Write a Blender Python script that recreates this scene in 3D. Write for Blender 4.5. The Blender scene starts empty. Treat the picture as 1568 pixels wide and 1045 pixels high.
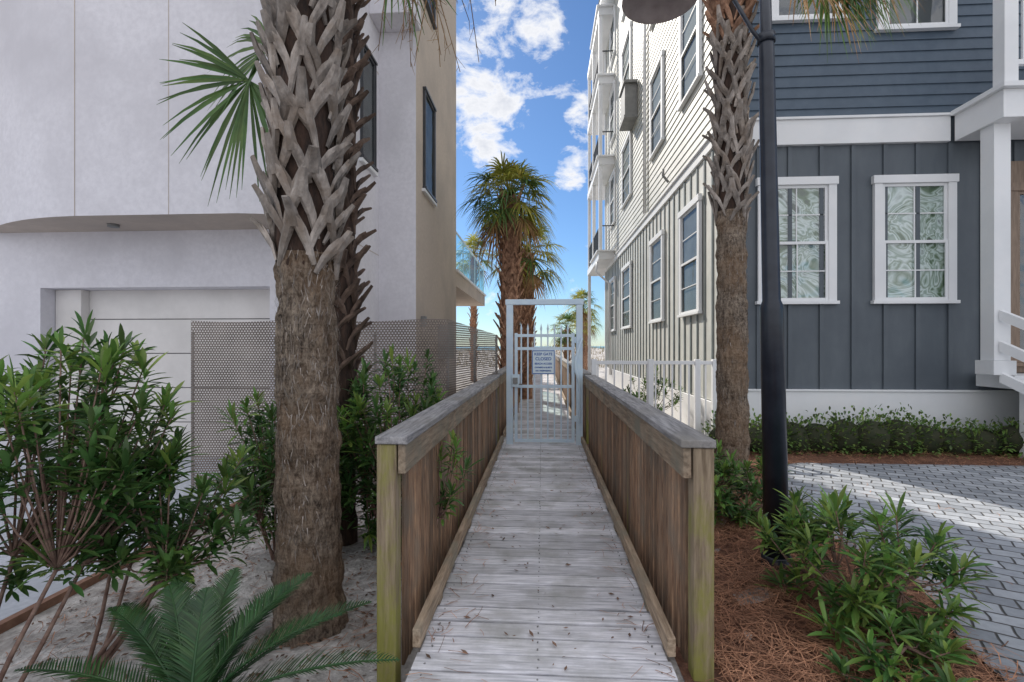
import bpy, math, random
from mathutils import Vector, noise
R=random.Random(7)
V=Vector
UP=V((0,0,1))
scene=bpy.context.scene

# ---------------------------------------------------------------- materials
def nodes_of(name):
    m=bpy.data.materials.new(name); m.use_nodes=True
    nt=m.node_tree
    return m,nt,nt.nodes['Principled BSDF'],nt.nodes['Material Output']
def ramp(nt,fac,stops):
    r=nt.nodes.new('ShaderNodeValToRGB')
    e=r.color_ramp.elements
    while len(e)<len(stops): e.new(0.5)
    for i,(p,c) in enumerate(stops):
        e[i].position=p; e[i].color=(c[0],c[1],c[2],1)
    nt.links.new(fac,r.inputs[0]); return r.outputs[0]
def mathn(nt,op,a,b=None,c=None):
    n=nt.nodes.new('ShaderNodeMath'); n.operation=op
    for i,x in enumerate((a,b,c)):
        if x is None: continue
        if hasattr(x,'links'): nt.links.new(x,n.inputs[i])
        else: n.inputs[i].default_value=x
    return n.outputs[0]
def mixc(nt,fac,a,b,mode='MIX'):
    n=nt.nodes.new('ShaderNodeMix'); n.data_type='RGBA'; n.blend_type=mode
    for s,x in ((0,fac),(6,a),(7,b)):
        if hasattr(x,'links'): nt.links.new(x,n.inputs[s])
        elif s==0: n.inputs[s].default_value=x
        else: n.inputs[s].default_value=(x[0],x[1],x[2],1)
    return n.outputs[2]
def noisen(nt,scale,detail=6,rough=.6,stretch=(1,1,1),rot=(0,0,0),dist=0):
    tc=nt.nodes.new('ShaderNodeTexCoord'); mp=nt.nodes.new('ShaderNodeMapping')
    mp.inputs['Scale'].default_value=stretch; mp.inputs['Rotation'].default_value=rot
    n=nt.nodes.new('ShaderNodeTexNoise'); n.inputs['Scale'].default_value=scale
    n.inputs['Detail'].default_value=detail; n.inputs['Roughness'].default_value=rough; n.inputs['Distortion'].default_value=dist
    nt.links.new(tc.outputs['Object'],mp.inputs[0]); nt.links.new(mp.outputs[0],n.inputs['Vector'])
    return n.outputs[0]
KA=1.17
def al(c): return tuple(min(.84,x*KA) for x in c)
def mat(name,c1,c2,scale=5,rough=.7,bump=0.0,stretch=(1,1,1),island=0.0,lo=.35,hi=.65,
        big=None,bigscale=.7,translucent=0,metallic=0,bumpdist=.01,spec=None,hue=0):
    c1=al(c1); c2=al(c2); big=al(big) if big else None
    m,nt,p,out=nodes_of(name)
    f=noisen(nt,scale,stretch=stretch)
    col=ramp(nt,f,[(lo,c1),(hi,c2)])
    if big:
        f2=noisen(nt,bigscale,detail=8)
        f2=ramp(nt,f2,[(.45,(0,0,0)),(.68,(1,1,1))])
        col=mixc(nt,f2,col,big)
    if island:
        g=nt.nodes.new('ShaderNodeNewGeometry')
        v=mathn(nt,'MULTIPLY_ADD',g.outputs['Random Per Island'],2*island,1-island)
        hs=nt.nodes.new('ShaderNodeHueSaturation'); nt.links.new(v,hs.inputs['Value'])
        if hue:
            r2=mathn(nt,'FRACT',mathn(nt,'MULTIPLY',g.outputs['Random Per Island'],17.3))
            nt.links.new(mathn(nt,'MULTIPLY_ADD',r2,2*hue,.5-hue),hs.inputs['Hue'])
        nt.links.new(col,hs.inputs['Color']); col=hs.outputs[0]
    nt.links.new(col,p.inputs['Base Color'])
    p.inputs['Roughness'].default_value=rough; p.inputs['Metallic'].default_value=metallic
    if spec is not None: p.inputs['Specular IOR Level'].default_value=spec
    if bump:
        b=nt.nodes.new('ShaderNodeBump'); b.inputs['Strength'].default_value=bump; b.inputs['Distance'].default_value=bumpdist
        nt.links.new(f,b.inputs['Height']); nt.links.new(b.outputs[0],p.inputs['Normal'])
    if translucent:
        t=nt.nodes.new('ShaderNodeBsdfTranslucent'); nt.links.new(col,t.inputs[0])
        mx=nt.nodes.new('ShaderNodeMixShader'); mx.inputs[0].default_value=translucent
        nt.links.new(p.outputs[0],mx.inputs[1]); nt.links.new(t.outputs[0],mx.inputs[2]); nt.links.new(mx.outputs[0],out.inputs[0])
    return m

M={}
M['stucco']=mat('stucco_white',(.585,.57,.60),(.65,.635,.665),14,.9,.3,big=(.51,.495,.52),bigscale=.5,bumpdist=.005)
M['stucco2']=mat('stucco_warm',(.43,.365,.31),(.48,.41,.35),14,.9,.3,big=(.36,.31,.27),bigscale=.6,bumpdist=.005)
M['garage']=mat('garage_panel',(.64,.61,.58),(.70,.67,.64),3,.5,big=(.56,.535,.51))
M['darkframe']=mat('dark_frame',(.03,.035,.04),(.05,.05,.055),6,.4)
M['white']=mat('white_trim_paint',(.70,.71,.72),(.76,.76,.77),4,.5,big=(.62,.63,.64))
M['slate']=mat('slate_siding',(.078,.094,.110),(.095,.112,.128),6,.5,.15,stretch=(1,1,.25),big=(.064,.078,.094))
M['slate_lap']=mat('slate_lap_siding',(.058,.086,.120),(.072,.102,.138),6,.5,.15,big=(.050,.074,.102))
M['sidewall']=mat('sun_glare_siding',(.50,.50,.47),(.58,.58,.54),5,.55,.1,big=(.44,.45,.42))  # sun glare on the side wall, painted in as a paler base colour
M['sidebatten']=mat('side_battens',(.13,.15,.15),(.18,.20,.195),5,.55)
M['deck']=mat('deck_boards_weathered',(.33,.33,.35),(.70,.69,.72),7,.85,.7,stretch=(.6,9,4),island=.2,lo=.3,hi=.60,big=(.36,.355,.345),bigscale=2.6,bumpdist=.006)
M['railcap']=mat('rail_cap_wood',(.15,.145,.15),(.36,.35,.35),9,.85,.5,stretch=(6,.5,6),island=.12,big=(.22,.205,.185),bigscale=2)
M['rail']=mat('rail_wood',(.17,.12,.078),(.38,.29,.205),8,.85,.6,stretch=(6,.6,6),island=.25,big=(.20,.185,.14),bigscale=3)
M['picket']=mat('picket_wood',(.11,.062,.038),(.33,.205,.125),9,.85,.6,stretch=(6,6,.6),island=.4,big=(.17,.135,.10),bigscale=3)
M['sand']=mat('sand',(.33,.31,.29),(.60,.57,.54),18,.95,1,big=(.20,.175,.155),bigscale=2.4,bumpdist=.025)
M['concrete']=mat('driveway_concrete',(.36,.38,.42),(.48,.50,.54),25,.85,.2,big=(.32,.34,.37))
M['edging']=mat('edging_brown',(.16,.08,.05),(.27,.15,.10),10,.8,.2)
M['mulch']=mat('pine_straw_bed',(.085,.038,.024),(.20,.095,.058),30,.95,1,bumpdist=.02)
M['straw']=mat('pine_straw',(.18,.078,.042),(.46,.235,.135),3,.8,island=.5)
M['litter']=mat('leaf_litter',(.10,.06,.04),(.2,.12,.08),3,.8,island=.4)
M['boot']=mat('palm_boot',(.13,.11,.095),(.40,.35,.31),16,.9,1,stretch=(1,1,.45),island=.35,lo=.32,hi=.68,big=(.20,.155,.12),bigscale=6,bumpdist=.025)
M['bootdark']=mat('palm_boot_dark',(.06,.038,.028),(.15,.10,.075),12,.9,.8,island=.3,bumpdist=.015)
M['bootwarm']=mat('palm_boot_warm',(.15,.075,.045),(.38,.22,.14),12,.9,.8,island=.3,bumpdist=.015)
M['trunkin']=mat('palm_trunk_core',(.02,.013,.01),(.07,.04,.028),20,.95,1,stretch=(1,1,.3),bumpdist=.03)
M['frond']=mat('palm_frond',(.045,.10,.025),(.10,.17,.04),5,.5,island=.35,translucent=.3,hue=.02)
M['frondy']=mat('palm_frond_yellow',(.22,.24,.04),(.38,.35,.07),5,.5,island=.35,translucent=.45,hue=.02)
M['fronddead']=mat('palm_frond_dead',(.20,.11,.05),(.38,.24,.12),5,.8,island=.35,translucent=.25)
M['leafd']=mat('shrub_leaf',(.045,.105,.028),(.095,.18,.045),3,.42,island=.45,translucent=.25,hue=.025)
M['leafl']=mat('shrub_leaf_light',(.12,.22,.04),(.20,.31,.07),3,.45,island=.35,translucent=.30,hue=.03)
M['sago']=mat('sago_leaf',(.018,.055,.018),(.04,.095,.028),3,.42,island=.35,translucent=.12,hue=.02)
M['hedge']=mat('hedge_leaf',(.07,.13,.03),(.15,.23,.055),3,.5,island=.5,translucent=.15,hue=.03)
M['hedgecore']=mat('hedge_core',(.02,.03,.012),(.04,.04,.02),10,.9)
M['stem']=mat('shrub_stem',(.12,.065,.05),(.25,.165,.125),20,.8,.3)
M['black']=mat('lamp_post_paint',(.009,.012,.020),(.018,.023,.034),8,.28)
M['shade']=mat('lamp_shade_metal',(.26,.22,.21),(.36,.31,.30),8,.5)
M['gate']=mat('gate_aluminium',(.50,.61,.73),(.57,.67,.77),5,.45)
M['gatesign']=mat('sign_face',(.58,.67,.72),(.62,.70,.72),5,.4)
M['signblue']=mat('sign_blue',(.01,.08,.32),(.02,.10,.36),5,.4)
M['rust']=mat('rust',(.2,.09,.04),(.3,.14,.07),20,.8)
M['box']=mat('utility_box',(.16,.16,.16),(.22,.22,.21),5,.6)
M['brownwood']=mat('door_wood',(.16,.11,.075),(.24,.17,.12),8,.5,stretch=(4,4,.5))
M['sea']=mat('sea_water',(.05,.17,.2),(.08,.24,.27),.3,.25,.3,stretch=(.2,1,1))
M['dune']=mat('dune_grass',(.16,.13,.05),(.28,.22,.10),3,.9,island=.4)
M['dark']=mat('window_dark_interior',(.05,.05,.05),(.10,.105,.11),2,.8)
M['roof']=mat('roof_metal',(.3,.31,.32),(.36,.37,.38),4,.5)

def postmat():
    m,nt,p,out=nodes_of('post_wood')
    f=noisen(nt,8,stretch=(7,7,.6))
    col=ramp(nt,f,[(.3,(.16,.115,.072)),(.7,(.39,.305,.21))])
    tc=nt.nodes.new('ShaderNodeTexCoord'); s=nt.nodes.new('ShaderNodeSeparateXYZ'); nt.links.new(tc.outputs['Object'],s.inputs[0])
    lich=mathn(nt,'SUBTRACT',mathn(nt,'ADD',noisen(nt,5,8,.7,(1,1,.4)),.13),mathn(nt,'MULTIPLY',s.outputs[2],.19))
    k=ramp(nt,lich,[(.44,(0,0,0)),(.62,(.8,.8,.8))])
    col=mixc(nt,k,col,(.25,.25,.04)); nt.links.new(col,p.inputs['Base Color']); p.inputs['Roughness'].default_value=.9
    b=nt.nodes.new('ShaderNodeBump'); b.inputs['Strength'].default_value=.7; b.inputs['Distance'].default_value=.012
    nt.links.new(f,b.inputs['Height']); nt.links.new(b.outputs[0],p.inputs['Normal']); return m
M['post']=postmat()
def bark(name,c1,c2,c3):
    m,nt,p,out=nodes_of(name)
    a=noisen(nt,30,12,.75,(1,1,.34),dist=.9); b=noisen(nt,8,8,.7,(.5,.5,2.8),dist=1.0); c=noisen(nt,2.2,8,.65)
    d=noisen(nt,95,4,.6,(1,1,.6))
    f=mathn(nt,'ADD',mathn(nt,'ADD',mathn(nt,'MULTIPLY',a,.56),mathn(nt,'MULTIPLY',b,.22)),mathn(nt,'MULTIPLY',d,.22))
    col=ramp(nt,f,[(.41,(c1[0]*.22,c1[1]*.2,c1[2]*.2)),(.47,c1),(.53,c2),(.60,[min(1,x*1.5) for x in c2])])
    col=mixc(nt,ramp(nt,c,[(.42,(0,0,0)),(.62,(1,1,1))]),col,mixc(nt,.55,col,c3))
    nt.links.new(col,p.inputs['Base Color']); p.inputs['Roughness'].default_value=.95
    bb=nt.nodes.new('ShaderNodeBump'); bb.inputs['Strength'].default_value=1; bb.inputs['Distance'].default_value=.07
    nt.links.new(f,bb.inputs['Height']); nt.links.new(bb.outputs[0],p.inputs['Normal']); return m
M['trunk']=bark('palm_trunk_bark',(.18,.135,.10),(.34,.27,.205),(.27,.16,.085))
def painted_reflection():
    m,nt,p,out=nodes_of('window_painted_reflection')
    f=noisen(nt,1.15,3,.4,(1,1,1.3),dist=3.0)  # sky and palm reflections painted as a green and white swirl
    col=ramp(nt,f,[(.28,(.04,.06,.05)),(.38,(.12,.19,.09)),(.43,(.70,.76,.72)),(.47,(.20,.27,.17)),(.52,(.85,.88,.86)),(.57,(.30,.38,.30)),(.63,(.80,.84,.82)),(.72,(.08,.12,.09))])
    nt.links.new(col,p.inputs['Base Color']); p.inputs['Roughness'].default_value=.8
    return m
M['painted_reflection']=painted_reflection()
def glassmat(name,refl=.35,tint=(.8,.9,.9)):
    m,nt,p,out=nodes_of(name)
    g=nt.nodes.new('ShaderNodeBsdfGlossy'); g.inputs['Roughness'].default_value=.03; g.inputs[0].default_value=(.8,.8,.8,1)
    nz=noisen(nt,1.3,2); b=nt.nodes.new('ShaderNodeBump'); b.inputs['Strength'].default_value=.35; b.inputs['Distance'].default_value=.06
    nt.links.new(nz,b.inputs['Height']); nt.links.new(b.outputs[0],g.inputs['Normal'])
    t=nt.nodes.new('ShaderNodeBsdfTransparent'); t.inputs[0].default_value=(*tint,1)
    mx=nt.nodes.new('ShaderNodeMixShader'); mx.inputs[0].default_value=refl
    nt.links.new(t.outputs[0],mx.inputs[1]); nt.links.new(g.outputs[0],mx.inputs[2]); nt.links.new(mx.outputs[0],out.inputs[0])
    return m
M['glass']=glassmat('window_glass',.14,(.9,.95,.95))
M['railglass']=glassmat('balcony_glass',.2,(.7,.9,.88))
def perf():
    m,nt,p,out=nodes_of('perforated_mesh')
    tc=nt.nodes.new('ShaderNodeTexCoord'); s=nt.nodes.new('ShaderNodeSeparateXYZ'); nt.links.new(tc.outputs['Object'],s.inputs[0])
    P=.034
    a=mathn(nt,'DIVIDE',mathn(nt,'ADD',s.outputs[0],s.outputs[1]),P); b=mathn(nt,'DIVIDE',s.outputs[2],P*.8)
    row=mathn(nt,'FLOOR',b); odd=mathn(nt,'MULTIPLY',mathn(nt,'FLOORED_MODULO',row,2.0),.5)
    fa=mathn(nt,'SUBTRACT',mathn(nt,'FRACT',mathn(nt,'ADD',a,odd)),.5); fb=mathn(nt,'SUBTRACT',mathn(nt,'FRACT',b),.5)
    d=mathn(nt,'SQRT',mathn(nt,'ADD',mathn(nt,'MULTIPLY',fa,fa),mathn(nt,'MULTIPLY',fb,fb)))
    solid=mathn(nt,'GREATER_THAN',d,.29)
    t=nt.nodes.new('ShaderNodeBsdfTransparent'); mx=nt.nodes.new('ShaderNodeMixShader')
    nt.links.new(solid,mx.inputs[0]); nt.links.new(t.outputs[0],mx.inputs[1]); nt.links.new(p.outputs[0],mx.inputs[2]); nt.links.new(mx.outputs[0],out.inputs[0])
    c=ramp(nt,noisen(nt,3),[(.35,(.14,.112,.095)),(.65,(.23,.19,.165))]); nt.links.new(c,p.inputs['Base Color']); p.inputs['Roughness'].default_value=.55
    return m
M['perf']=perf()
def pavers():
    m,nt,p,out=nodes_of('paver_blocks')
    tc=nt.nodes.new('ShaderNodeTexCoord'); mp=nt.nodes.new('ShaderNodeMapping'); mp.inputs['Rotation'].default_value=(0,0,math.radians(28))
    nt.links.new(tc.outputs['Object'],mp.inputs[0])
    nz=nt.nodes.new('ShaderNodeTexNoise'); nz.inputs['Scale'].default_value=3.5; nt.links.new(mp.outputs[0],nz.inputs['Vector'])
    vm=nt.nodes.new('ShaderNodeVectorMath'); vm.operation='MULTIPLY_ADD'; vm.inputs[1].default_value=(.06,.06,.06)
    nt.links.new(nz.outputs['Color'],vm.inputs[0]); nt.links.new(mp.outputs[0],vm.inputs[2])
    br=nt.nodes.new('ShaderNodeTexBrick'); br.inputs['Scale'].default_value=1; br.inputs['Brick Width'].default_value=.19
    br.inputs['Row Height'].default_value=.135; br.inputs['Mortar Size'].default_value=.010; br.inputs['Mortar Smooth'].default_value=.8
    br.inputs['Color1'].default_value=(.29,.315,.35,1); br.inputs['Color2'].default_value=(.52,.55,.59,1); br.inputs['Mortar'].default_value=(.09,.085,.08,1)
    nt.links.new(vm.outputs[0],br.inputs['Vector'])
    col=mixc(nt,.55,br.outputs[0],ramp(nt,noisen(nt,22),[(.3,(.6,.6,.61)),(.7,(1,1,1))]),'MULTIPLY')
    col=mixc(nt,.5,col,ramp(nt,noisen(nt,.9,8),[(.35,(.6,.6,.6)),(.65,(1.1,1.1,1.1))]),'MULTIPLY')
    nt.links.new(col,p.inputs['Base Color']); p.inputs['Roughness'].default_value=.85
    b=nt.nodes.new('ShaderNodeBump'); b.inputs['Strength'].default_value=.8; b.inputs['Distance'].default_value=.012; b.invert=True
    nt.links.new(br.outputs['Fac'],b.inputs['Height']); nt.links.new(b.outputs[0],p.inputs['Normal'])
    return m
M['paver']=pavers()

# ---------------------------------------------------------------- mesh builder
class MB:
    def __init__(s,*mats): s.v=[];s.f=[];s.m=[];s.mats=mats;s.sm=[]
    def face(s,idx,m=0,smooth=False): s.f.append(idx);s.m.append(m);s.sm.append(smooth)
    def fb(s,p,u,n,u0,u1,n0,n1,z0,z1,m=0):
        b=len(s.v)
        for c in (z0,z1):
            for (a,d) in ((u0,n0),(u1,n0),(u1,n1),(u0,n1)):
                s.v.append(p+u*a+n*d+UP*c)
        for q in ((0,3,2,1),(4,5,6,7),(0,1,5,4),(1,2,6,5),(2,3,7,6),(3,0,4,7)):
            s.face([b+i for i in q],m)
    def box(s,x0,x1,y0,y1,z0,z1,m=0): s.fb(V((0,0,0)),V((1,0,0)),V((0,1,0)),x0,x1,y0,y1,z0,z1,m)
    def quad(s,a,b,c,d,m=0):
        i=len(s.v); s.v+= [V(a),V(b),V(c),V(d)]; s.face([i,i+1,i+2,i+3],m)
    def tube(s,pts,rad,n=8,m=0,jit=0,caps=True,flat=1.0):
        pts=[V(p) for p in pts]; base=len(s.v)
        for i,p in enumerate(pts):
            t=(pts[min(i+1,len(pts)-1)]-pts[max(i-1,0)]).normalized()
            ref=V((1,0,0)) if abs(t.x)<.8 else V((0,1,0))
            a=t.cross(ref).normalized(); b=t.cross(a)
            r=rad[i] if isinstance(rad,(list,tuple)) else rad
            for k in range(n):
                th=2*math.pi*k/n
                rr=r
                if jit: rr=r*(1+jit*noise.noise(V((math.cos(th)*2.3,math.sin(th)*2.3,p.z*4+p.x))) + jit*.7*noise.noise(V((math.cos(th)*11,math.sin(th)*11,p.z*16))))
                s.v.append(p+(a*math.cos(th)+b*math.sin(th)*flat)*rr)
        for i in range(len(pts)-1):
            for k in range(n):
                s.face([base+i*n+k,base+i*n+(k+1)%n,base+(i+1)*n+(k+1)%n,base+(i+1)*n+k],m,True)
        if caps:
            s.face([base+k for k in range(n)][::-1],m); s.face([base+(len(pts)-1)*n+k for k in range(n)],m)
    def strip(s,pts,widths,side,m=0,fold=0.0,nrm=None):
        base=len(s.v)
        for p,w in zip(pts,widths):
            o=(nrm*fold*w) if nrm is not None else V((0,0,0))
            s.v+=[p-side*w+o,p,p+side*w+o]
        for i in range(len(pts)-1):
            a=base+i*3
            s.face([a,a+1,a+4,a+3],m,True); s.face([a+1,a+2,a+5,a+4],m,True)
    def obj(s,name,parent=None,bevel=0):
        me=bpy.data.meshes.new(name); me.from_pydata([tuple(v) for v in s.v],[],s.f)
        for k in s.mats: me.materials.append(M[k])
        me.polygons.foreach_set('material_index',s.m); me.polygons.foreach_set('use_smooth',s.sm)
        me.update()
        o=bpy.data.objects.new(name,me); scene.collection.objects.link(o)
        if parent: o.parent=parent
        if bevel:
            b=o.modifiers.new('bevel','BEVEL'); b.width=bevel; b.segments=2; b.limit_method='ANGLE'
        return o
def empty(name):
    e=bpy.data.objects.new(name,None); scene.collection.objects.link(e); return e
X1=V((1,0,0)); Y1=V((0,1,0)); O=V((0,0,0))

# ---------------------------------------------------------------- terrain
def gz(x,y):
    if x<-.3: z=-.20
    elif x>.3: z=-.06
    else: z=-.20+.14*(x+.3)/.6
    if y<9 :
        if x<-.9 and y<5.4 and x>-3.1: z+=.045*noise.noise(V((x*1.7,y*1.7,0)))+.02*noise.noise(V((x*6,y*6,0)))
        return z
    t=min(1,(y-9)/6); z=z*(1-t)+(-.35)*t
    if y>26: z+=1.45*math.exp(-((y-54)/9)**2)*(1+.35*noise.noise(V((x*.12,y*.12,3))))+.12*noise.noise(V((x*.4,y*.4,1)))*min(1,(y-26)/10)
    if y>62: z-= (y-62)*.09
    return max(z,-4.5)
def sp(a,b,n): return [a+(b-a)*i/n for i in range(n+1)]
xs=[-3000,-600,-150,-60,-30]+sp(-20,-5,12)+sp(-4,-1,40)+[-.6,-.3,.3,.6,1]+sp(2,20,16)+[30,60,150,600,3000]
ys=[-400,-80,-20,-6]+sp(-2,6,80)+[7,8,9,11,13,15,18,21,24]+sp(26,66,40)+[70,80,95,120,160,400]
g=MB('sand')
for y in ys:
    for x in xs: g.v.append(V((x,y,gz(x,y))))
nx=len(xs)
for j in range(len(ys)-1):
    for i in range(nx-1): g.face([j*nx+i,j*nx+i+1,(j+1)*nx+i+1,(j+1)*nx+i],0,True)
g.obj('ground')
g=MB('sea'); g.quad((-6000,78,-1.55),(6000,78,-1.55),(6000,9000,-1.55),(-6000,9000,-1.55)); g.obj('sea')
g=MB('concrete'); g.quad((-14,-6,-.19),(-3.24,-6,-.19),(-3.24,7.6,-.19),(-14,7.6,-.19)); g.obj('driveway')
g=MB('edging')
g.fb(O,X1,Y1,-3.24,-3.19,-3,5.35,-.25,-.145); g.obj('garden_edging')
g=MB('mulch')
bx=sp(.66,14,60); by=sp(-2,7.95,44)
for y in by:
    for x in bx: g.v.append(V((x,y,-.05+ (.03*noise.noise(V((x*3,y*3,0))) if x<2.0 and y<6.4 else 0))))
for j in range(len(by)-1):
    for i in range(len(bx)-1):
        a=j*len(bx)+i
        g.face([a,a+1,a+len(bx)+1,a+len(bx)],0,True)
g.obj('pine_straw_bed')
edge=[(3.35,6.75),(2.95,6.5),(2.62,5.6),(2.36,4.9),(2.26,4.4),(2.33,3.9),(2.42,3.4),(2.33,3.05),(2.18,2.75),(2.10,2.3),(2.08,1),(2.08,-2)]
g=MB('paver')
for i in range(len(edge)-1):
    a,b=edge[i],edge[i+1]
    g.quad((a[0],a[1],-.034),(b[0],b[1],-.034),(14,b[1],-.034),(14,a[1],-.034))
g.obj('paver_driveway')
def edgex(y):
    for i in range(len(edge)-1):
        (x0,y0),(x1,y1)=edge[i],edge[i+1]
        if y1<=y<=y0: return x1+(x0-x1)*(y-y1)/(y0-y1+1e-9)
    return 3.35 if y>6.7 else 2.08
g=MB('straw')
def strand(x,y,z,L=.13):
    th=R.uniform(0,6.283); d=V((math.cos(th),math.sin(th),R.uniform(-.18,.22))).normalized()
    sd=V((-d.y,d.x,0)).normalized()*R.uniform(.0010,.0022)
    c=V((x,y,z)); k=sd*R.uniform(-9,9)
    b=len(g.v); p0=c-d*L/2; p1=c+k; p2=c+d*L/2
    g.v+=[p0-sd,p0+sd,p1-sd,p1+sd,p2-sd,p2+sd]; g.face([b,b+1,b+3,b+2]); g.face([b+2,b+3,b+5,b+4])
n=0
while n<19000:
    y=1.2+ (R.random()**1.4)*5.6; x=R.uniform(.84,3.3)
    if x>edgex(y)+R.gauss(0,.07): continue
    strand(x,y,-.04+R.random()*.05,R.uniform(.08,.2)); n+=1
for _ in range(3500): strand(R.uniform(2.6,9),R.uniform(6.65,7.5),-.035+R.random()*.05,R.uniform(.08,.18))
for _ in range(300):
    y=1.5+R.random()*5.5; x=R.choice([-1,1])*(.58-abs(R.gauss(0,.13)))
    strand(x,y,.008+R.random()*.006,R.uniform(.05,.13))
for _ in range(150): strand(R.uniform(2.2,4.5),R.uniform(1.8,6),-.028,R.uniform(.05,.12))
for _ in range(1100):
    y=1.5+R.random()*3.5; x=R.uniform(-3,-.9); strand(x,y,gz(x,y)+.01+R.random()*.01,R.uniform(.05,.16))
g.obj('pine_straw_litter')
g=MB('litter')
for _ in range(2000):
    x=R.uniform(-3.1,-.85); y=R.uniform(1.5,5.3)
    if R.random()<.08: x=R.uniform(-.55,.55); y=R.uniform(1.6,7.4)
    z=(gz(x,y) if x<-.8 else .002)+.006; th=R.uniform(0,6.28); r=R.uniform(.006,.026)
    a=V((math.cos(th),math.sin(th),R.uniform(-.2,.3)))*r; b=V((-math.sin(th),math.cos(th),R.uniform(-.2,.3)))*r*.4
    c=V((x,y,z+.004)); g.quad(c-a,c-b,c+a,c+b)
g.obj('leaf_litter')

# ---------------------------------------------------------------- boardwalk
bw=empty('boardwalk')
g=MB('deck'); y=1.0
while y<40:
    dz=R.uniform(-.004,.004)
    e0=-.605+R.uniform(-.010,.010); e1=.605+R.uniform(-.010,.010)
    b=len(g.v); w=.127+R.uniform(-.004,.002); sk=R.uniform(-.003,.003)
    g.box(e0,e1,y,y+w,-.038+dz,dz,0)
    for q in range(b,b+8):
        if g.v[q].x>0: g.v[q].y+=sk; g.v[q].z+=R.uniform(-.0008,.0008)
    y+=.142
g.obj('deck_boards',bw,.005)
g=MB('rail')
for s in (-1,1): g.box(s*.57-.02,s*.57+.02,1.0,40,-.18,-.044)
g.obj('stringers',bw)
g=MB('box'); y=1.0
while y<9:
    for x in (-.55,.55,-.02):
        for dy in (.035,.095): g.tube([(x+R.uniform(-.008,.008),y+dy,-.002),(x,y+dy,.0048)],.0040,6)
    y+=.142
g.obj('deck_screws',bw)
def railing(s,y0,y1,name):
    e=empty(name)
    a,b=sorted((s*.64,s*.80))
    g=MB('railcap'); y=y0
    while y<y1-.1:
        L=min(y1,y+3.05); g.box(a,b,y,L-.004,1.03,1.068); y=L
    g.obj('top_rail',e,.006)
    g=MB('rail')
    a2,b2=sorted((s*.655,s*.693)); y=y0+.02
    while y<y1-.1:
        L=min(y1,y+3.05); g.box(a2,b2,y,L-.004,.885,1.027); y=L
    a3,b3=sorted((s*.585,s*.625)); y=y0+.03
    while y<y1-.1:
        L=min(y1,y+2.44); g.box(a3,b3,y,L-.006,.045,.135); y=L
    y=y0+.5
    while y<y1: g.box(a3+.002,b3-.002,y,y+.09,.006,.044); y+=1.2
    g.obj('rails',e,.005)
    g=MB('post'); y=y0
    while y<y1:
        a4,b4=sorted((s*.70,s*.795)); g.box(a4,b4,y+.012,y+.105,-.30,1.028); y+=1.76
    g.obj('posts',e,.007)
    g=MB('picket'); y=y0+.15
    while y<y1-.08:
        w=.088; dx=R.uniform(0,.004)
        if (y-y0)%1.76<.12 : y+=.02
        a5,b5=sorted((s*(.6965+dx),s*(.712+dx))); 
        g.box(a5,b5,y,y+w,-.12+R.uniform(-.02,.01),1.0+R.uniform(-.004,.004)); y+=w+R.uniform(.022,.036)
    g.obj('pickets',e,.002)
    return e
railing(-1,2.33,7.55,'wooden_railing'); railing(1,2.33,7.55,'wooden_railing')
railing(-1,7.9,30,'wooden_railing'); railing(1,7.9,30,'wooden_railing')

# ---------------------------------------------------------------- gate
ga=empty('metal_gate'); g=MB('gate')
GY=7.62
g.box(-.545,-.445,GY-.05,GY+.05,-.15,2.13); g.box(.52,.615,GY-.05,GY+.05,-.15,2.13); g.box(-.56,.63,GY-.05,GY+.05,2.133,2.215)
g.obj('frame',ga,.004)
g=MB('gate')
for z in (1.64,1.44,.86,.03): g.box(-.42,.495,GY-.018,GY+.018,z,z+.045)
for x in (-.42,.450): g.box(x,x+.045,GY-.02,GY+.02,.03,1.70)
for i in range(1,9):
    x=-.42+.915*i/9
    g.box(x-.011,x+.011,GY-.011,GY+.011,.05,1.74)
    g.tube([(x,GY,1.74),(x,GY,1.765),(x,GY,1.85)],[.014,.02,.001],6)
g.obj('leaf',ga,.002)
g=MB('gate','box','rust')
g.box(-.46,-.34,GY-.075,GY-.055,.88,1.07,0); g.box(-.442,-.37,GY-.10,GY-.0755,.93,1.02,1)
for z in (.35,1.1,1.55): g.box(.495,.52,GY-.03,GY-.008,z,z+.09,0)
g.tube([(.565,GY-.07,.35),(.565,GY-.07,.95),(.50,GY-.1,1.15),(.50,GY-.1,1.3),(.60,GY-.1,1.62)],.02,8,0)
g.box(-.44,-.425,GY-.03,GY-.02,.6,1.3,2)
g.tube([(-.36,GY-.06,.92),(-.30,GY-.09,.92)],.012,8,1)
g.obj('latch_and_hinges',ga,.002)
sg=empty('gate_sign')
g=MB('gatesign'); g.box(-.155,.195,GY-.036,GY-.030,1.07,1.44); g.obj('panel',sg,.001)
g=MB('signblue')
yy=(GY-.0385,GY-.0365)
g.box(-.150,.190,*yy,1.423,1.435);g.box(-.150,.190,*yy,1.075,1.087);g.box(-.150,-.140,*yy,1.088,1.422);g.box(.180,.190,*yy,1.088,1.422)
g.obj('border',sg)
for i,(t,sz) in enumerate((('KEEP GATE',.056),('CLOSED',.066),('BEACH ACCESS',.038),('OWNERS & GUESTS',.030),('NO TRESPASSING',.030))):
    c=bpy.data.curves.new('t','FONT'); c.body=t; c.size=sz; c.align_x='CENTER'; c.extrude=.0008; c.offset=.0012
    o=bpy.data.objects.new('lettering_%d'%(i+1),c); scene.collection.objects.link(o); o.parent=sg
    c.materials.append(M['signblue']); o.location=(.02,GY-.0375,[1.36,1.285,1.22,1.165,1.115][i]); o.rotation_euler=(math.pi/2,0,0)

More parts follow.
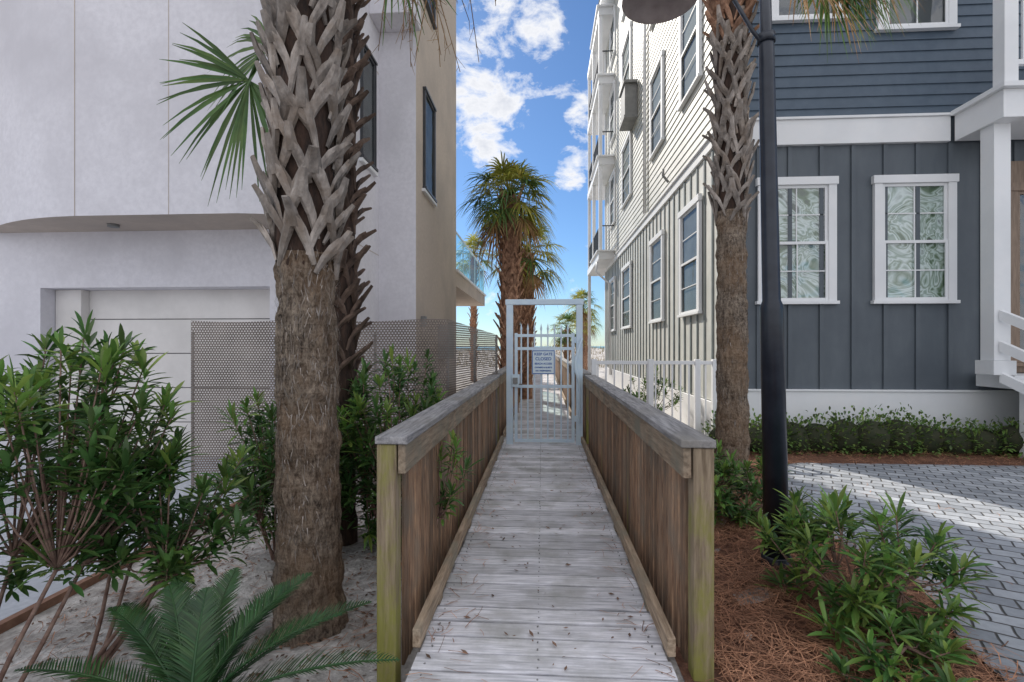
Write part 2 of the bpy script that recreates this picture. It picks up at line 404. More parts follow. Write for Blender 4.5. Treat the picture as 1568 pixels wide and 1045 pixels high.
# ---------------------------------------------------------------- perforated mesh fence
mf=empty('perforated_metal_fence')
g=MB('perf')
N=24
def wob(t): return .03*math.sin(t*5.1)+.02*math.sin(t*13)
for i in range(N):
    xa=-4.05+3.0*i/N; xb=-4.05+3.0*(i+1)/N
    ya=5.5+wob(i/N)*(1 if 0<i else 0); yb=5.5+(wob((i+1)/N) if i+1<N else 0)
    g.quad((xa,ya,-.15),(xb,yb,-.15),(xb,yb,1.79+.012*math.sin(xb*4)),(xa,ya,1.79+.012*math.sin(xa*4)))
N=8
A=V((-1.05,5.5,0));Bp=V((-.68,7.6,0))
for i in range(N):
    p=A.lerp(Bp,i/N);q=A.lerp(Bp,(i+1)/N); za=1.80-.13*i/N; zb=1.80-.13*(i+1)/N
    g.quad((p.x,p.y,-.15),(q.x,q.y,-.15),(q.x,q.y,zb),(p.x,p.y,za))
g.obj('mesh_panels',mf)
g=MB('box')
for x,y in ((-4.07,5.56),(-2.9,5.56),(-1.9,5.56),(-1.06,5.53),(-.90,6.6),(-.70,7.58)): g.tube([(x,y,-.3),(x,y,1.66)],.016,8)
g.obj('stakes',mf)

# ---------------------------------------------------------------- white aluminium fence (right)
wf=empty('white_picket_fence'); g=MB('white')
FY=7.72
g.box(.82,2.60,FY-.02,FY+.02,1.22,1.275); g.box(.82,2.60,FY-.02,FY+.02,.10,.15)
x=.86
while x<2.6: g.box(x-.011,x+.011,FY-.011,FY+.011,.15,1.22); x+=.125
for x in (.80,1.66,2.36,2.62): g.box(x-.04,x+.04,FY-.04,FY+.04,-.1,1.30)
g.obj('fence',wf,.003)

# ---------------------------------------------------------------- window helper
def window(par,name,p,u,n,w,h,z0,ncol=2,sash=True,trim='white',inner='painted_reflection',tw=.12,nrows=2):
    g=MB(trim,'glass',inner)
    z1=z0+h
    g.fb(p,u,n,-.0,tw,.0,.06,z0+.002,z1-tw-.002); g.fb(p,u,n,w-tw,w,0,.06,z0+.002,z1-tw-.002)
    g.fb(p,u,n,-.02,w+.02,0,.075,z1-tw,z1); g.fb(p,u,n,-.03,w+.03,0,.085,z0-.05,z0)
    a,b=tw+.002,w-tw-.002; s=.045
    zt=z1-tw-.002; zb=z0+.002; zm=(zt+zb)/2
    def sashf(c0,c1,n0,n1,cols,rows):
        g.fb(p,u,n,a,a+s,n0,n1,c0,c1); g.fb(p,u,n,b-s,b,n0,n1,c0,c1)
        g.fb(p,u,n,a+s+.001,b-s-.001,n0,n1,c0,c0+s); g.fb(p,u,n,a+s+.001,b-s-.001,n0,n1,c1-s,c1)
        for i in range(1,cols):
            t=a+s+(b-a-2*s)*i/cols; g.fb(p,u,n,t-.009,t+.009,n0+.004,n1-.004,c0+s+.001,c1-s-.001)
        for j in range(1,rows):
            t=c0+s+(c1-c0-2*s)*j/rows; g.fb(p,u,n,a+s+.001,b-s-.001,n0+.006,n1-.006,t-.009,t+.009)
    if sash:
        sashf(zm-.02,zt,.012,.034,ncol,nrows); sashf(zb,zm+.022,.036,.055,ncol,nrows)
    else:
        sashf(zb,zt,.012,.045,1,1)
    q=[p+u*a+n*.014+UP*zb,p+u*b+n*.014+UP*zb,p+u*b+n*.014+UP*zt,p+u*a+n*.014+UP*zt]
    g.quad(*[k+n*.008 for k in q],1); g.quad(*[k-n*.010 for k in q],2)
    return g.obj(name,par,.002)
def lap(g,p,u,n,L,z0,z1,m=0,c=.17):
    z=z0
    while z<z1-.01:
        t=min(z+c,z1)
        g.quad(p+n*.022+UP*z,p+u*L+n*.022+UP*z,p+u*L+n*.003+UP*t,p+n*.003+UP*t,m)
        g.quad(p+UP*z,p+u*L+UP*z,p+u*L+n*.022+UP*z,p+n*.022+UP*z,m)
        z=t

# ---------------------------------------------------------------- right house
rh=empty('grey_siding_house')
XS,YF,YE,TOP=2.95,8.0,23.2,15.6
g=MB('slate','sidewall'); 
g.box(XS+.02,16,YF+.02,YE,-.2,TOP,0); g.obj('core_walls',rh)
g=MB('slate_lap'); lap(g,V((XS,YF,0)),X1,-Y1,13,5.02,TOP); g.obj('front_lap_siding',rh)
g=MB('slate')
g.quad((XS,YF,.82),(16,YF,.82),(16,YF,4.62),(XS,YF,4.62))
x=XS+.43
while x<16:
    g.box(x-.03,x+.03,YF-.028,YF-.001,.83,4.61); x+=.475
g.obj('front_board_and_batten',rh,.002)
g=MB('white')
g.box(XS-.05,6.20,YF-.07,YF+.02,4.62,5.0); g.box(XS-.07,6.20,YF-.10,YF+.02,5.002,5.04)
g.box(XS-.05,16,YF-.05,YF+.02,.10,.80); g.box(XS-.06,16,YF-.075,YF+.02,.802,.83)
g.box(XS-.05,16,YF-.03,YF+.02,-.12,.098)
g.box(XS-.035,XS+.10,YF-.04,YF+.001,.832,4.618); g.box(XS-.035,XS+.10,YF-.04,YF+.001,5.042,TOP)
g.obj('front_trim',rh,.004)
ps=V((XS,YE,0)); us=-Y1; ns=-X1; LS=YE-YF-.01
g=MB('sidewall'); lap(g,ps,us,ns,LS,5.12,TOP); g.obj('side_lap_siding',rh)
g=MB('sidewall','sidebatten')
g.quad((XS,YF+.002,.55),(XS,YE,.55),(XS,YE,4.9),(XS,YF+.002,4.9))
y=YF+.35
while y<YE-.1: g.box(XS-.022,XS-.001,y-.03,y+.03,.56,4.88,1); y+=.42
g.obj('side_board_and_batten',rh)
g=MB('white')
g.box(XS-.05,XS,YF+.1,YE,4.90,5.08); g.box(XS-.09,XS,YF+.1,YE,5.082,5.11); g.box(XS-.05,XS,YF+.1,YE,-.4,.54)
g.box(XS-.05,XS,YE-.15,YE+.02,.56,4.88); g.box(XS-.05,XS,YE-.15,YE+.02,5.12,TOP)
g.box(XS-.035,XS-.002,YF+.003,YF+.13,.56,4.88)
g.obj('side_trim',rh,.004)
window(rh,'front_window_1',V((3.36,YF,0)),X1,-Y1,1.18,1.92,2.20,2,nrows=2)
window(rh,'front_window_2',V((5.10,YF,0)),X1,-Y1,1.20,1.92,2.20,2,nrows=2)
window(rh,'front_window_3',V((5.14,YF-.018,0)),X1,-Y1,1.15,2.0,6.38,2,inner='dark')
window(rh,'front_window_4',V((3.50,YF-.018,0)),X1,-Y1,1.15,2.0,6.58,2,inner='dark')
k=5
for (y0,y1) in ((9.3,10.65),(12.1,13.5),(16.4,18.2),(20.0,21.4)):
    for z0,h in ((2.15,2.15),(6.5,2.1),(10.0,2.1),(13.3,1.8)):
        window(rh,'side_window_%d'%k,V((XS-.02,y1,0)),-Y1,-X1,y1-y0,h,z0,1,inner='dark'); k+=1
g=MB('white','roof')
g.box(XS-.55,16.5,YF-.5,YE+.5,TOP+.003,TOP+.22,0)
i=len(g.v); g.v+=[V((XS-.6,YF-.55,TOP+.225)),V((16.6,YF-.55,TOP+.225)),V((16.6,YE+.55,TOP+.225)),V((XS-.6,YE+.55,TOP+.225)),V((9,14,TOP+3)),V((10,17,TOP+3))]
for f in ([0,1,4],[1,2,5,4],[2,3,5],[3,0,4,5]): g.face([i+a for a in f],1)
g.obj('roof',rh)
g=MB('white','darkframe','sidewall')
for z in (5.05,8.9,12.2,15.0):
    g.box(2.30,XS-.001,20.4,YE,z,z+.30,0)
    g.box(2.22,XS-.001,20.3,YE+.1,z+.302,z+.36,0)
    g.box(2.30,16,YE,25.4,z,z+.30,0)
for y in (20.45,23.0,25.2): g.box(2.32,2.46,y,y+.14,5.42,15,0)
g.box(2.32,2.46,25.2,25.34,-.4,5.05,0)
for z in (5.41,9.26,12.56):
    g.box(2.36,2.40,20.6,25.2,z+1.0,z+1.04,1)
    y=20.7
    while y<25.2: g.box(2.37,2.385,y,y+.015,z+.05,z+1.0,1); y+=.12
    g.box(2.46,XS-.001,20.5,20.54,z+1.0,z+1.04,1)
    for i in range(4): g.box(2.52+i*.11,2.535+i*.11,20.51,20.525,z,z+1.0,1)
g.obj('balconies',rh)
g=MB('box','white')
g.box(XS-.40,XS-.03,15.5,16.3,8.6,9.6,0); g.box(XS-.45,XS-.03,15.4,16.4,9.602,9.68,0); g.box(XS-.44,XS-.03,15.4,16.4,8.52,8.598,0)
g.tube([(XS-.08,14.1,5.2),(XS-.08,14.1,15)],.05,8,1)
g.tube([(2.3,20.9,5.0),(2.25,20.9,4.6),(2.8,20.9,4.1),(2.85,20.9,.3)],.05,8,1)
g.tube([(XS-.10,11.4,5.2),(XS-.22,11.4,5.35),(XS-.22,11.4,5.5)],.03,8,0)
g.obj('wall_fixtures',rh)
g=MB('white','brownwood','darkframe','slate')
g.box(6.23,12,7.10,YF-.101,4.60,4.98,0); g.box(6.17,12,7.02,YF-.102,4.982,5.05,0)
g.box(6.28,6.50,7.30,7.52,1.30,4.60,0); g.box(6.24,6.54,7.26,7.56,1.1,1.298,0)
g.box(6.26,6.44,7.12,7.30,5.052,9,0)
for z in (5.35,6.25): g.box(6.45,12,7.18,7.24,z,z+.07,0)
x=6.56
while x<9: g.box(x,x+.035,7.19,7.225,5.42,6.25,0); x+=.13
g.box(6.55,12,7.3,YF-.08,.9,1.09,0)
g.box(6.80,12,YF-.05,YF-.001,1.1,4.3,1)
g.obj('porch',rh,.003)
window(rh,'porch_door_glass',V((7.0,YF-.052,0)),X1,-Y1,1.5,2.7,1.25,1,inner='dark',trim='brownwood',sash=False)
g=MB('white')
for k in range(6): g.box(6.6,9.2,7.29-.28*(k+1),7.29-.28*k-.002,-.04,.88-.16*k,0)
for dz in (.98,.55,.12):
    q0=V((6.36,7.28,dz+.95)); q1=V((6.36+.75,5.7,dz-.05)); b=len(g.v)
    for q in (q0,q1):
        for o2 in (V((-.03,0,-.07)),V((.03,0,-.07)),V((.03,0,.07)),V((-.03,0,.07))): g.v.append(q+o2)
    for f in ((0,1,2,3),(4,5,6,7),(0,1,5,4),(1,2,6,5),(2,3,7,6),(3,0,4,7)): g.face([b+i for i in f],0)
g.box(7.06,7.18,5.62,5.74,-.05,1.15)
g.obj('porch_steps',rh)

# ---------------------------------------------------------------- left house
lh=empty('stucco_house')
g=MB('stucco','stucco2')
XA,XB=-3.25,-2.5; T=14.5
def wall(a,b,z0,z1,m=0): g.quad((a[0],a[1],z0),(b[0],b[1],z0),(b[0],b[1],z1),(a[0],a[1],z1),m)
Z3=3.18
FYW=6.9
wall((-14,FYW),(-7.4,FYW),-.3,Z3); wall((-3.9,FYW),(XA,FYW),-.3,Z3)
g.quad((-7.4,FYW,2.36),(-3.9,FYW,2.36),(-3.9,FYW,Z3),(-7.4,FYW,Z3))
g.quad((-7.4,FYW,2.36),(-3.9,FYW,2.36),(-3.9,7.3,2.36),(-7.4,7.3,2.36))
wall((-7.4,FYW),(-7.4,7.3),-.3,2.36); wall((-3.9,FYW),(-3.9,7.3),-.3,2.36)
wall((XA,FYW),(XA,9.73),-.3,Z3)
cv=[(XA,6.15)]
for i in range(0,25):
    t=i/24; x=XA-.6-4.9*t
    y=6.05+1.25*max(0,(t-.42)/.58)**2.0
    cv.append((x,y))
cv.append((-14,7.9))
for i in range(len(cv)-1): wall(cv[i],cv[i+1],Z3,T)
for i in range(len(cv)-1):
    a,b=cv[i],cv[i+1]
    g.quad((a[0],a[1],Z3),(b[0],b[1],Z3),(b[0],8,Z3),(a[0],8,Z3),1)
wall((XA,6.15),(XA,9.73),Z3,T,0)
wall((XA,9.73),(XB,9.73),-.3,T,0)
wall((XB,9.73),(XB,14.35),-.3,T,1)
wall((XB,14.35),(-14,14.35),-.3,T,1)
g.quad((-14,6.2,T),(XB,6.2,T),(XB,14.35,T),(-14,14.35,T))
wall((-14,7),(-14,14.35),-.3,T)
g.box(-14,-4.35,14.352,20.1,-.3,T-.5,1)  # unseen rear block, added to narrow the sun streak on the pavers
g.obj('walls',lh)
g=MB('stucco')
g.box(XA+.002,XB+.10,9.15,9.725,7.75,8.9); g.box(XA+.002,XB+.16,9.05,9.724,8.902,T); g.obj('upper_canopy',lh,.01)
g=MB('darkframe','stucco2')
for x in (-4.75,-6.02):
    yv=6.05+1.25*max(0,((XA-.6-x)/4.9-.42)/.58)**2
    g.box(x-.004,x+.004,yv-.003,yv+.01,Z3,T,1)
g.obj('control_joints',lh)
g=MB('stucco2'); 
for z in (3.3,6.9): g.box(XA+.001,XA+.006,6.2,9.7,z,z+.012)
g.obj('reveals',lh)
g=MB('garage','darkframe')
z=-.185
while z<2.3:
    g.box(-7.39,-3.91,7.26,7.30,z+.008,min(z+.52,2.36))
    if z>0: g.box(-7.39,-3.91,7.275,7.30,z-.004,z+.0075,1)
    z+=.524
g.obj('garage_door',lh,.012)
g=MB('garage'); g.box(-7.39,-6.98,7.12,7.255,-.19,2.355); g.obj('garage_jamb',lh,.004)
g=MB('box','white')
g.tube([(-5.9,6.5,3.19),(-5.9,6.5,3.14)],.07,14,0); g.obj('soffit_light',lh)
window(lh,'side_window_1',V((XA,9.42,0)),-Y1,X1,.72,2.05,4.92,1,sash=False,trim='darkframe',inner='dark',tw=.04)
window(lh,'side_window_2',V((XB,11.3,0)),-Y1,X1,1.0,2.1,4.85,1,sash=False,trim='darkframe',inner='dark',tw=.05)
window(lh,'side_window_3',V((XB,11.3,0)),-Y1,X1,1.0,2.1,8.85,1,sash=False,trim='darkframe',inner='dark',tw=.05)
g=MB('white'); g.fb(V((XA,9.5,0)),-Y1,X1,0,.85,0,.07,4.80,4.86); g.fb(V((XB,11.4,0)),-Y1,X1,0,1.2,0,.07,4.73,4.79); g.obj('window_sills',lh)
g=MB('stucco2','railglass','darkframe','white')
g.box(-4.34,XB,14.352,21.6,3.25,3.68,0); g.box(-4.34,XB+.06,14.353,21.7,3.682,3.75,3)
g.quad((XB-.03,14.4,3.76),(XB-.03,21.6,3.76),(XB-.03,21.6,4.85),(XB-.03,14.4,4.85),1)
g.quad((-4.3,21.6,3.76),(XB-.03,21.6,3.76),(XB-.03,21.6,4.85),(-4.3,21.6,4.85),1)
y=14.5
while y<21.7: g.box(XB-.06,XB-.035,y,y+.05,3.752,4.87,3); y+=1.4
g.box(XB-.07,XB-.02,14.4,21.65,4.852,4.89,3)
g.obj('balcony',lh)
g=MB('box'); g.box(XB,XB+.10,10.1,10.25,1.9,2.12); g.box(XB,XB+.12,13.0,13.2,1.9,2.15); g.box(XB,XB+.25,11.8,12.6,1.2,2.0); g.obj('wall_lights',lh,.01)

# ---------------------------------------------------------------- lamp post
lp=empty('street_lamp'); g=MB('black','shade')
bX,bY=1.655,3.61
def pp(z): return V((bX-.020*(z+.06),bY,z))
g.tube([pp(-.12),pp(.02),pp(.03)],[.10,.10,.085],20)
g.tube([pp(-.05),pp(1.75),pp(1.78),pp(1.82),pp(3.4),pp(3.65),pp(3.68),pp(4.35)],[.083,.076,.076,.060,.053,.050,.040,.038],24)
g.tube([pp(3.64),pp(3.70)],[.060,.060],20)
g.tube([pp(4.35),pp(4.40),pp(4.45)],[.055,.05,.005],16)
c=V((.84,3.60,4.05)); pts=[]
st=pp(3.86)
for i in range(15):
    t=i/14; th=math.pi*t
    pts.append(V((st.x+(c.x-st.x)*(.5-.5*math.cos(th)),3.6,3.86+.52*math.sin(th)+.28*t)))
g.tube(pts,.021,10)
g.tube([V((st.x,3.6,3.60)),V((st.x-.09,3.6,3.72)),V((st.x-.22,3.6,3.95))],.014,8)
prof=[(.02,.20),(.05,.19),(.07,.12),(.12,.11),(.20,.085),(.25,.035),(.265,0),(.268,-.02),(.255,-.02),(.24,.02),(.17,.055),(.08,.07),(.001,.075)]
b=len(g.v); n=32
for r,z in prof:
    for k in range(n): g.v.append(V((c.x+r*math.cos(2*math.pi*k/n),c.y+r*math.sin(2*math.pi*k/n),c.z-.06+z)))
for i in range(len(prof)-1):
    for k in range(n): g.face([b+i*n+k,b+i*n+(k+1)%n,b+(i+1)*n+(k+1)%n,b+(i+1)*n+k],1,True)
g.obj('post_and_head',lp)

# ---------------------------------------------------------------- palms
def fan(g,hub,d,nrm,L,n=26,spread=2.0,droop=.35,m=0,w=.014,fold=.3):
    d=d.normalized(); nrm=(nrm-d*nrm.dot(d)).normalized(); sd=d.cross(nrm).normalized()
    for i in range(n):
        a=-spread+2*spread*(i+.5)/n+R.uniform(-.04,.04)
        dr=(d*math.cos(a)+sd*math.sin(a)); dr=(dr+nrm*R.uniform(-.08,.12)+nrm*.15*abs(math.sin(a))).normalized()
        l=L*(.72+.28*math.cos(a*.75))*R.uniform(.82,1.08)
        pts=[];T=(0,.25,.5,.75,1)
        kk=droop*R.uniform(.6,1.5)
        for t in T:
            pts.append(hub+dr*l*t-UP*kk*l*t**2.4)
        s2=dr.cross(nrm).normalized()
        jw=L*.25*(2*spread/n)*.55
        g.strip(pts,[.002,jw,max(w,jw*.75),w*.6,.0012],s2,m,fold,nrm)
def crown(g,c,nf,pet,L,emin,emax,mats=(0,1,2),nseg=24,w=.014,deadbelow=-20,droop=.4,yel=.3):
    for i in range(nf):
        az=i*2.39996+R.uniform(-.2,.2)
        el=math.radians(emax+(emin-emax)*i/nf+R.uniform(-6,6))
        d=V((math.cos(az)*math.cos(el),math.sin(az)*math.cos(el),math.sin(el)))
        l=pet*R.uniform(.8,1.15); pts=[c+d*l*t-UP*.22*l*t*t for t in (0,.5,1)]
        m=mats[2] if math.degrees(el)<deadbelow else (mats[1] if R.random()<yel else mats[0])
        g.tube(pts,[.02,.013,.009],5,m)
        d2=(pts[2]-pts[1]).normalized()
        nrm=UP-d2*UP.dot(d2)
        if nrm.length<.1: nrm=V((math.cos(az),math.sin(az),0))*-1
        fan(g,pts[2],d2,nrm,L*R.uniform(.85,1.1),nseg,R.uniform(1.5,2.1),droop*(1.4 if m==mats[2] else 1),m,w)
def boots(g,base,z0,z1,r,step,m,H=.34,out=.11,wd=.034,spr=.62):
    z=z0;k=0
    def ring(pts,rad,wv,ths,tan=None):
        b=len(g.v); N=len(pts)
        for i,p in enumerate(pts):
            nx_=(pts[min(i+1,N-1)]-pts[max(i-1,0)]).normalized()
            sd=tan if tan is not None else nx_.cross(rad).normalized(); nn=sd.cross(nx_).normalized()
            for (q,t2) in ((-1,-.3),(-.5,.9),(.5,.9),(1,-.3),(0,-1)): g.v.append(p+sd*wv[i]*q+nn*ths[i]*t2)
        for i in range(N-1):
            for q in range(5): g.face([b+i*5+q,b+i*5+(q+1)%5,b+(i+1)*5+(q+1)%5,b+(i+1)*5+q],m)
        g.face([b+(N-1)*5+q for q in range(5)],m)
    while z<z1:
        th=k*2.39996+R.uniform(-.25,.25); h=H*R.uniform(.65,1.3); o=out*R.uniform(.5,1.35); wk=wd*R.uniform(.7,1.3)
        def P(a,zz,rr): return base+UP*zz+V((math.cos(a),math.sin(a),0))*rr
        rad=V((math.cos(th),math.sin(th),0)); tan=V((-math.sin(th),math.cos(th),0)); jt=R.uniform(-.15,.15)
        for s in (-1,1):
            sp_=spr*R.uniform(.7,1.15)
            pts=[P(th+s*sp_,z-R.uniform(0,.04),r*1.0),P(th+s*sp_*.62,z+h*.3,r*1.06),P(th+s*sp_*.28,z+h*.54,r*1.10+o*.18),P(th+jt*.3,z+h*.78,r*1.12+o*.5)]
            ring(pts,rad,[wk*.5,wk*.85,wk*1.05,wk*.85],[.008,.013,.018,.018])
        pts=[P(th,z+h*.58,r*1.10+o*.25),P(th+jt*.5,z+h*.82,r*1.12+o*.65),P(th+jt,z+h*R.uniform(.98,1.15),r*1.12+o*R.uniform(.9,1.3))]
        ring(pts,rad,[wk*1.45,wk*1.1,wk*.7],[.018,.018,.012],tan)
        z+=step*R.uniform(.85,1.15);k+=1
def fibres(g,x,y,z0,z1,r,n):
    for _ in range(n):
        th=R.uniform(0,6.283); z=R.uniform(z0,z1); rr=r*R.uniform(.98,1.03); l=R.uniform(.02,.09)
        d=V((math.cos(th),math.sin(th),0)); t_=V((-d.y,d.x,0)); p0=V((x,y,z))+d*rr
        p1=p0+UP*R.choice((-1,1))*l+t_*R.uniform(-.03,.03)+d*R.uniform(.002,.018); b=len(g.v); w=R.uniform(.001,.004)
        g.v+=[p0-t_*w,p0+t_*w,p1+t_*w*.4]; g.face([b,b+1,b+2],0)
def trunkpts(x,y,z0,z1,r0,r1,lean=(0,0),n=50,flare=.1):
    pts=[];rs=[]
    for i in range(n+1):
        t=i/n;z=z0+(z1-z0)*t; pts.append((x+lean[0]*t,y+lean[1]*t,z))
        rs.append(r0+(r1-r0)*t+flare*math.exp(-(z-z0)*4)+.014*noise.noise(V((z*9,x,0))))
    return pts,rs
pt=empty('sabal_palm')
g=MB('trunk','trunkin')
p,r=trunkpts(-1.40,2.93,-.3,2.05,.180,.166,(-.03,0),260,.05); g.tube(p,r,96,0,.13)
p,r=trunkpts(-1.43,2.93,1.95,4.6,.160,.18,(.0,0),30,0); g.tube(p,r,28,1,.12)
g.obj('trunk',pt)
g=MB('boot'); fibres(g,-1.415,2.93,-.2,2.05,.176,1800); g.obj('bark_fibres',pt)
g=MB('boot'); boots(g,V((-1.43,2.93,0)),1.93,4.5,.176,.0225,0,.30,.080,.033); g.obj('boots',pt)
g=MB('frond','frondy','fronddead')
crown(g,V((-1.43,2.93,4.65)),15,.8,.75,25,82)
hub=V((-1.98,3.25,3.30))
g.tube([(-1.5,3.05,4.2),(-1.75,3.2,3.75),hub],[.018,.013,.01],6,0)
fan(g,hub,V((-.60,.1,-.75)),V((.1,-1,.15)),.72,36,1.75,.14,0,.014)
fan(g,V((-1.85,3.3,3.55)),V((-.8,.3,-.1)),V((.1,-1,.3)),.6,22,1.2,.25,0,.013)
fan(g,V((-.95,3.1,4.05)),V((.6,.1,-.6)),V((0,-1,.2)),.5,16,1.0,.3,0,.010)
g.obj('fronds',pt)
g=MB('fronddead')
for i in range(34):
    a=V((-.95+R.uniform(-.05,.30),3.0,4.2)); e=a+V((R.uniform(-.25,.45),R.uniform(-.2,.2),-R.uniform(.35,.98)))
    m_=a.lerp(e,.5)+V((R.uniform(.0,.12),0,.1)); g.tube([a,m_,e],[.004,.0035,.002],4)
    for _ in range(7):
        q=m_.lerp(e,R.random()); g.tube([q,q+V((R.uniform(-.07,.07),R.uniform(-.05,.05),-R.uniform(.03,.1)))],[.002,.001],3)
g.obj('flower_stalks',pt)
pt=empty('sabal_palm'); g=MB('trunkin'); p,r=trunkpts(-1.80,4.25,-.3,6,.16,.16,(0,0),70,.03); g.tube(p,r,24,0,.12); g.obj('trunk',pt)
g=MB('bootdark'); boots(g,V((-1.80,4.25,0)),1.1,6,.16,.030,0,.22,.12,.03); g.obj('boots',pt)
g=MB('frond','frondy','fronddead'); crown(g,V((-1.80,4.25,6.3)),13,.9,.8,20,82); g.obj('fronds',pt)
pt=empty('sabal_palm'); g=MB('trunk','trunkin')
p,r=trunkpts(2.06,5.5,-.3,2.95,.162,.143,(-.02,0),260,.05); g.tube(p,r,72,0,.13)
p,r=trunkpts(2.04,5.5,2.8,6.3,.135,.145,(0,0),30,0); g.tube(p,r,24,1,.1); g.obj('trunk',pt)
g=MB('boot'); fibres(g,2.05,5.5,-.2,2.95,.153,1300); g.obj('bark_fibres',pt)
g=MB('boot','bootwarm'); boots(g,V((2.04,5.5,0)),2.80,4.75,.148,.024,0,.30,.085,.029); boots(g,V((2.04,5.5,0)),4.7,6.2,.15,.024,1,.34,.11,.030); g.obj('boots',pt)
g=MB('frond','frondy','fronddead'); crown(g,V((2.04,5.5,6.5)),14,.9,.8,20,82)
for (hx,hy,hz,dx,dy,dz,m,L) in ((2.75,5.3,5.62,.6,-.1,-.9,0,.9),(2.6,5.2,5.35,.5,-.3,-.8,2,.85),(3.05,5.5,5.65,.8,0,-.55,0,.9),(2.45,5.1,5.5,.1,-.3,-.9,2,.75),(3.2,5.2,5.6,.5,0,-.8,2,.8),(3.0,5.3,5.35,.3,0,-.9,2,.7),(3.3,5.3,5.55,.5,0,-.8,0,.8),(2.85,5.2,5.25,.2,0,-.9,0,.7),(3.1,5.2,5.3,.5,0,-.9,0,.65),(1.40,5.6,6.10,-.6,0,-.7,2,.6)):
    hub=V((hx,hy,hz)); g.tube([(2.04,5.5,6.4),(2.04+(hx-2.04)*.6,5.4,6.4),hub],[.02,.014,.01],6,m)
    fan(g,hub,V((dx,dy,dz)),V((.3,-1,.3)),L,28,1.25,.25,m,.013)
g.obj('fronds',pt)
def midpalm(x,y,zt,r,nf,L,pet,emin=-60):
    pt=empty('sabal_palm'); g=MB('bootwarm'); p_,r_=trunkpts(x,y,-.4,zt,r*.8,r*.8,(0,0),30,.03); g.tube(p_,r_,16,0,.1); g.obj('trunk',pt)
    g=MB('bootwarm'); boots(g,V((x,y,0)),.6,zt-.1,r*.85,.035 if y<20 else .09,0,.34,.10,.034); g.obj('boots',pt)
    g=MB('frond','frondy','fronddead'); crown(g,V((x,y,zt+.05)),nf,pet,L,emin,82,nseg=22,w=.018,deadbelow=-42,droop=.5,yel=.7); g.obj('fronds',pt)
midpalm(-.72,11.2,4.85,.24,44,.66,.62)
midpalm(-.45,14.2,4.15,.22,34,.68,.7)
midpalm(2.35,30,4.0,.2,26,.75,.7)
midpalm(1.35,27,2.4,.2,24,.7,.65)
midpalm(3.3,38,3.4,.2,24,.8,.7)
midpalm(-3.6,26,6.3,.2,26,.8,.8)

# ---------------------------------------------------------------- shrubs
def leaf(g,p,d,L,W,m,droop=.15):
    d=d.normalized(); s=d.cross(UP)
    if s.length<.1: s=V((1,0,0))
    s.normalize(); s=(s+UP*R.uniform(-.35,.35)).normalized(); n=s.cross(d).normalized()
    pts=[p+d*L*t-UP*droop*L*t*t for t in (0,.3,.62,.88,1)]
    g.strip(pts,[W*.18,W*.8,W,W*.5,W*.04],s,m,.4,n)
def rosette(g,p,ax,n,L,W,m):
    ax=ax.normalized(); ref=V((1,0,0)) if abs(ax.x)<.8 else V((0,1,0)); a=ax.cross(ref).normalized(); b=ax.cross(a)
    for i in range(n):
        th=i*2.39996+R.uniform(-.3,.3); t=i/n; el=math.radians(78-92*t+R.uniform(-14,14))
        d=ax*math.sin(el)+(a*math.cos(th)+b*math.sin(th))*math.cos(el)
        leaf(g,p-ax*L*.8*t,d,L*(.55+.5*math.sin(math.pi*min(1,t+.25)))*R.uniform(.75,1.15),W*R.uniform(.8,1.15),m,R.uniform(.05,.4))
def shrub(name,base,c,rad,nt,L=.13,W=.012,nl=15,stems=7,light=.25,extra=9):
    e=empty(name); g=MB('stem'); h=MB('leafd','leafl')
    base=V(base);c=V(c)
    roots=[]
    for i in range(stems):
        q=V((R.gauss(0,1),R.gauss(0,1),abs(R.gauss(0,.3)))); q.normalize()
        mid=base.lerp(c,.55)+V((q.x*rad[0]*.45,q.y*rad[1]*.45,R.uniform(-.05,.1)))
        b0=base+V((R.uniform(-.05,.05),R.uniform(-.05,.05),0))
        m1=b0.lerp(mid,.5)+V((R.uniform(-.04,.04),R.uniform(-.04,.04),0)); g.tube([b0,m1,mid],[.012,.010,.008],6); roots.append(mid)
    for i in range(nt):
        while True:
            q=V((R.uniform(-1,1),R.uniform(-1,1),R.uniform(-1,1)))
            if .12<q.length<1: break
        q=q*(.7+.3*q.length)/max(q.length,.55) if R.random()<.5 else q
        if R.random()<.12: q=q*1.2
        tip=c+V((q.x*rad[0],q.y*rad[1],q.z*rad[2]))
        rt=min(roots,key=lambda a:(a-tip).length)
        md=rt.lerp(tip,.55)+V((0,0,-.04)); g.tube([rt,md,tip],[.006,.0045,.0035],5)
        ax=((tip-md).normalized()+UP*1.0+V((R.uniform(-.45,.45),R.uniform(-.45,.45),0)))
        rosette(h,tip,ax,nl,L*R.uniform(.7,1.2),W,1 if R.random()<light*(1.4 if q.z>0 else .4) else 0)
        for k in range(extra):
            t=R.uniform(.3,.97); p_=md.lerp(tip,t); d=V((R.uniform(-1,1),R.uniform(-1,1),R.uniform(.1,.8))); leaf(h,p_,d,L*.9,W,0,.2)
    g.obj('stems',e); h.obj('leaves',e); return e
shrub('oleander_shrub',(-2.42,1.95,-.2),(-2.42,2.32,1.00),(.58,.5,.58),112,.165,.0138,17,9,.40,9)
shrub('oleander_shrub',(-2.3,2.35,-.2),(-2.0,2.60,.62),(.44,.4,.32),46,.155,.0135,16,6,.40,9)
shrub('oleander_shrub',(-2.05,3.75,-.2),(-2.05,3.8,.55),(.50,.35,.62),85,.15,.0140,15,7,.25)
shrub('oleander_shrub',(-1.2,4.0,-.2),(-1.25,4.1,.65),(.50,.5,.78),140,.15,.0140,15,8,.3)
shrub('oleander_shrub',(-.86,3.35,-.2),(-.64,3.38,.66),(.13,.20,.22),10,.12,.011,13,3,.9,4)
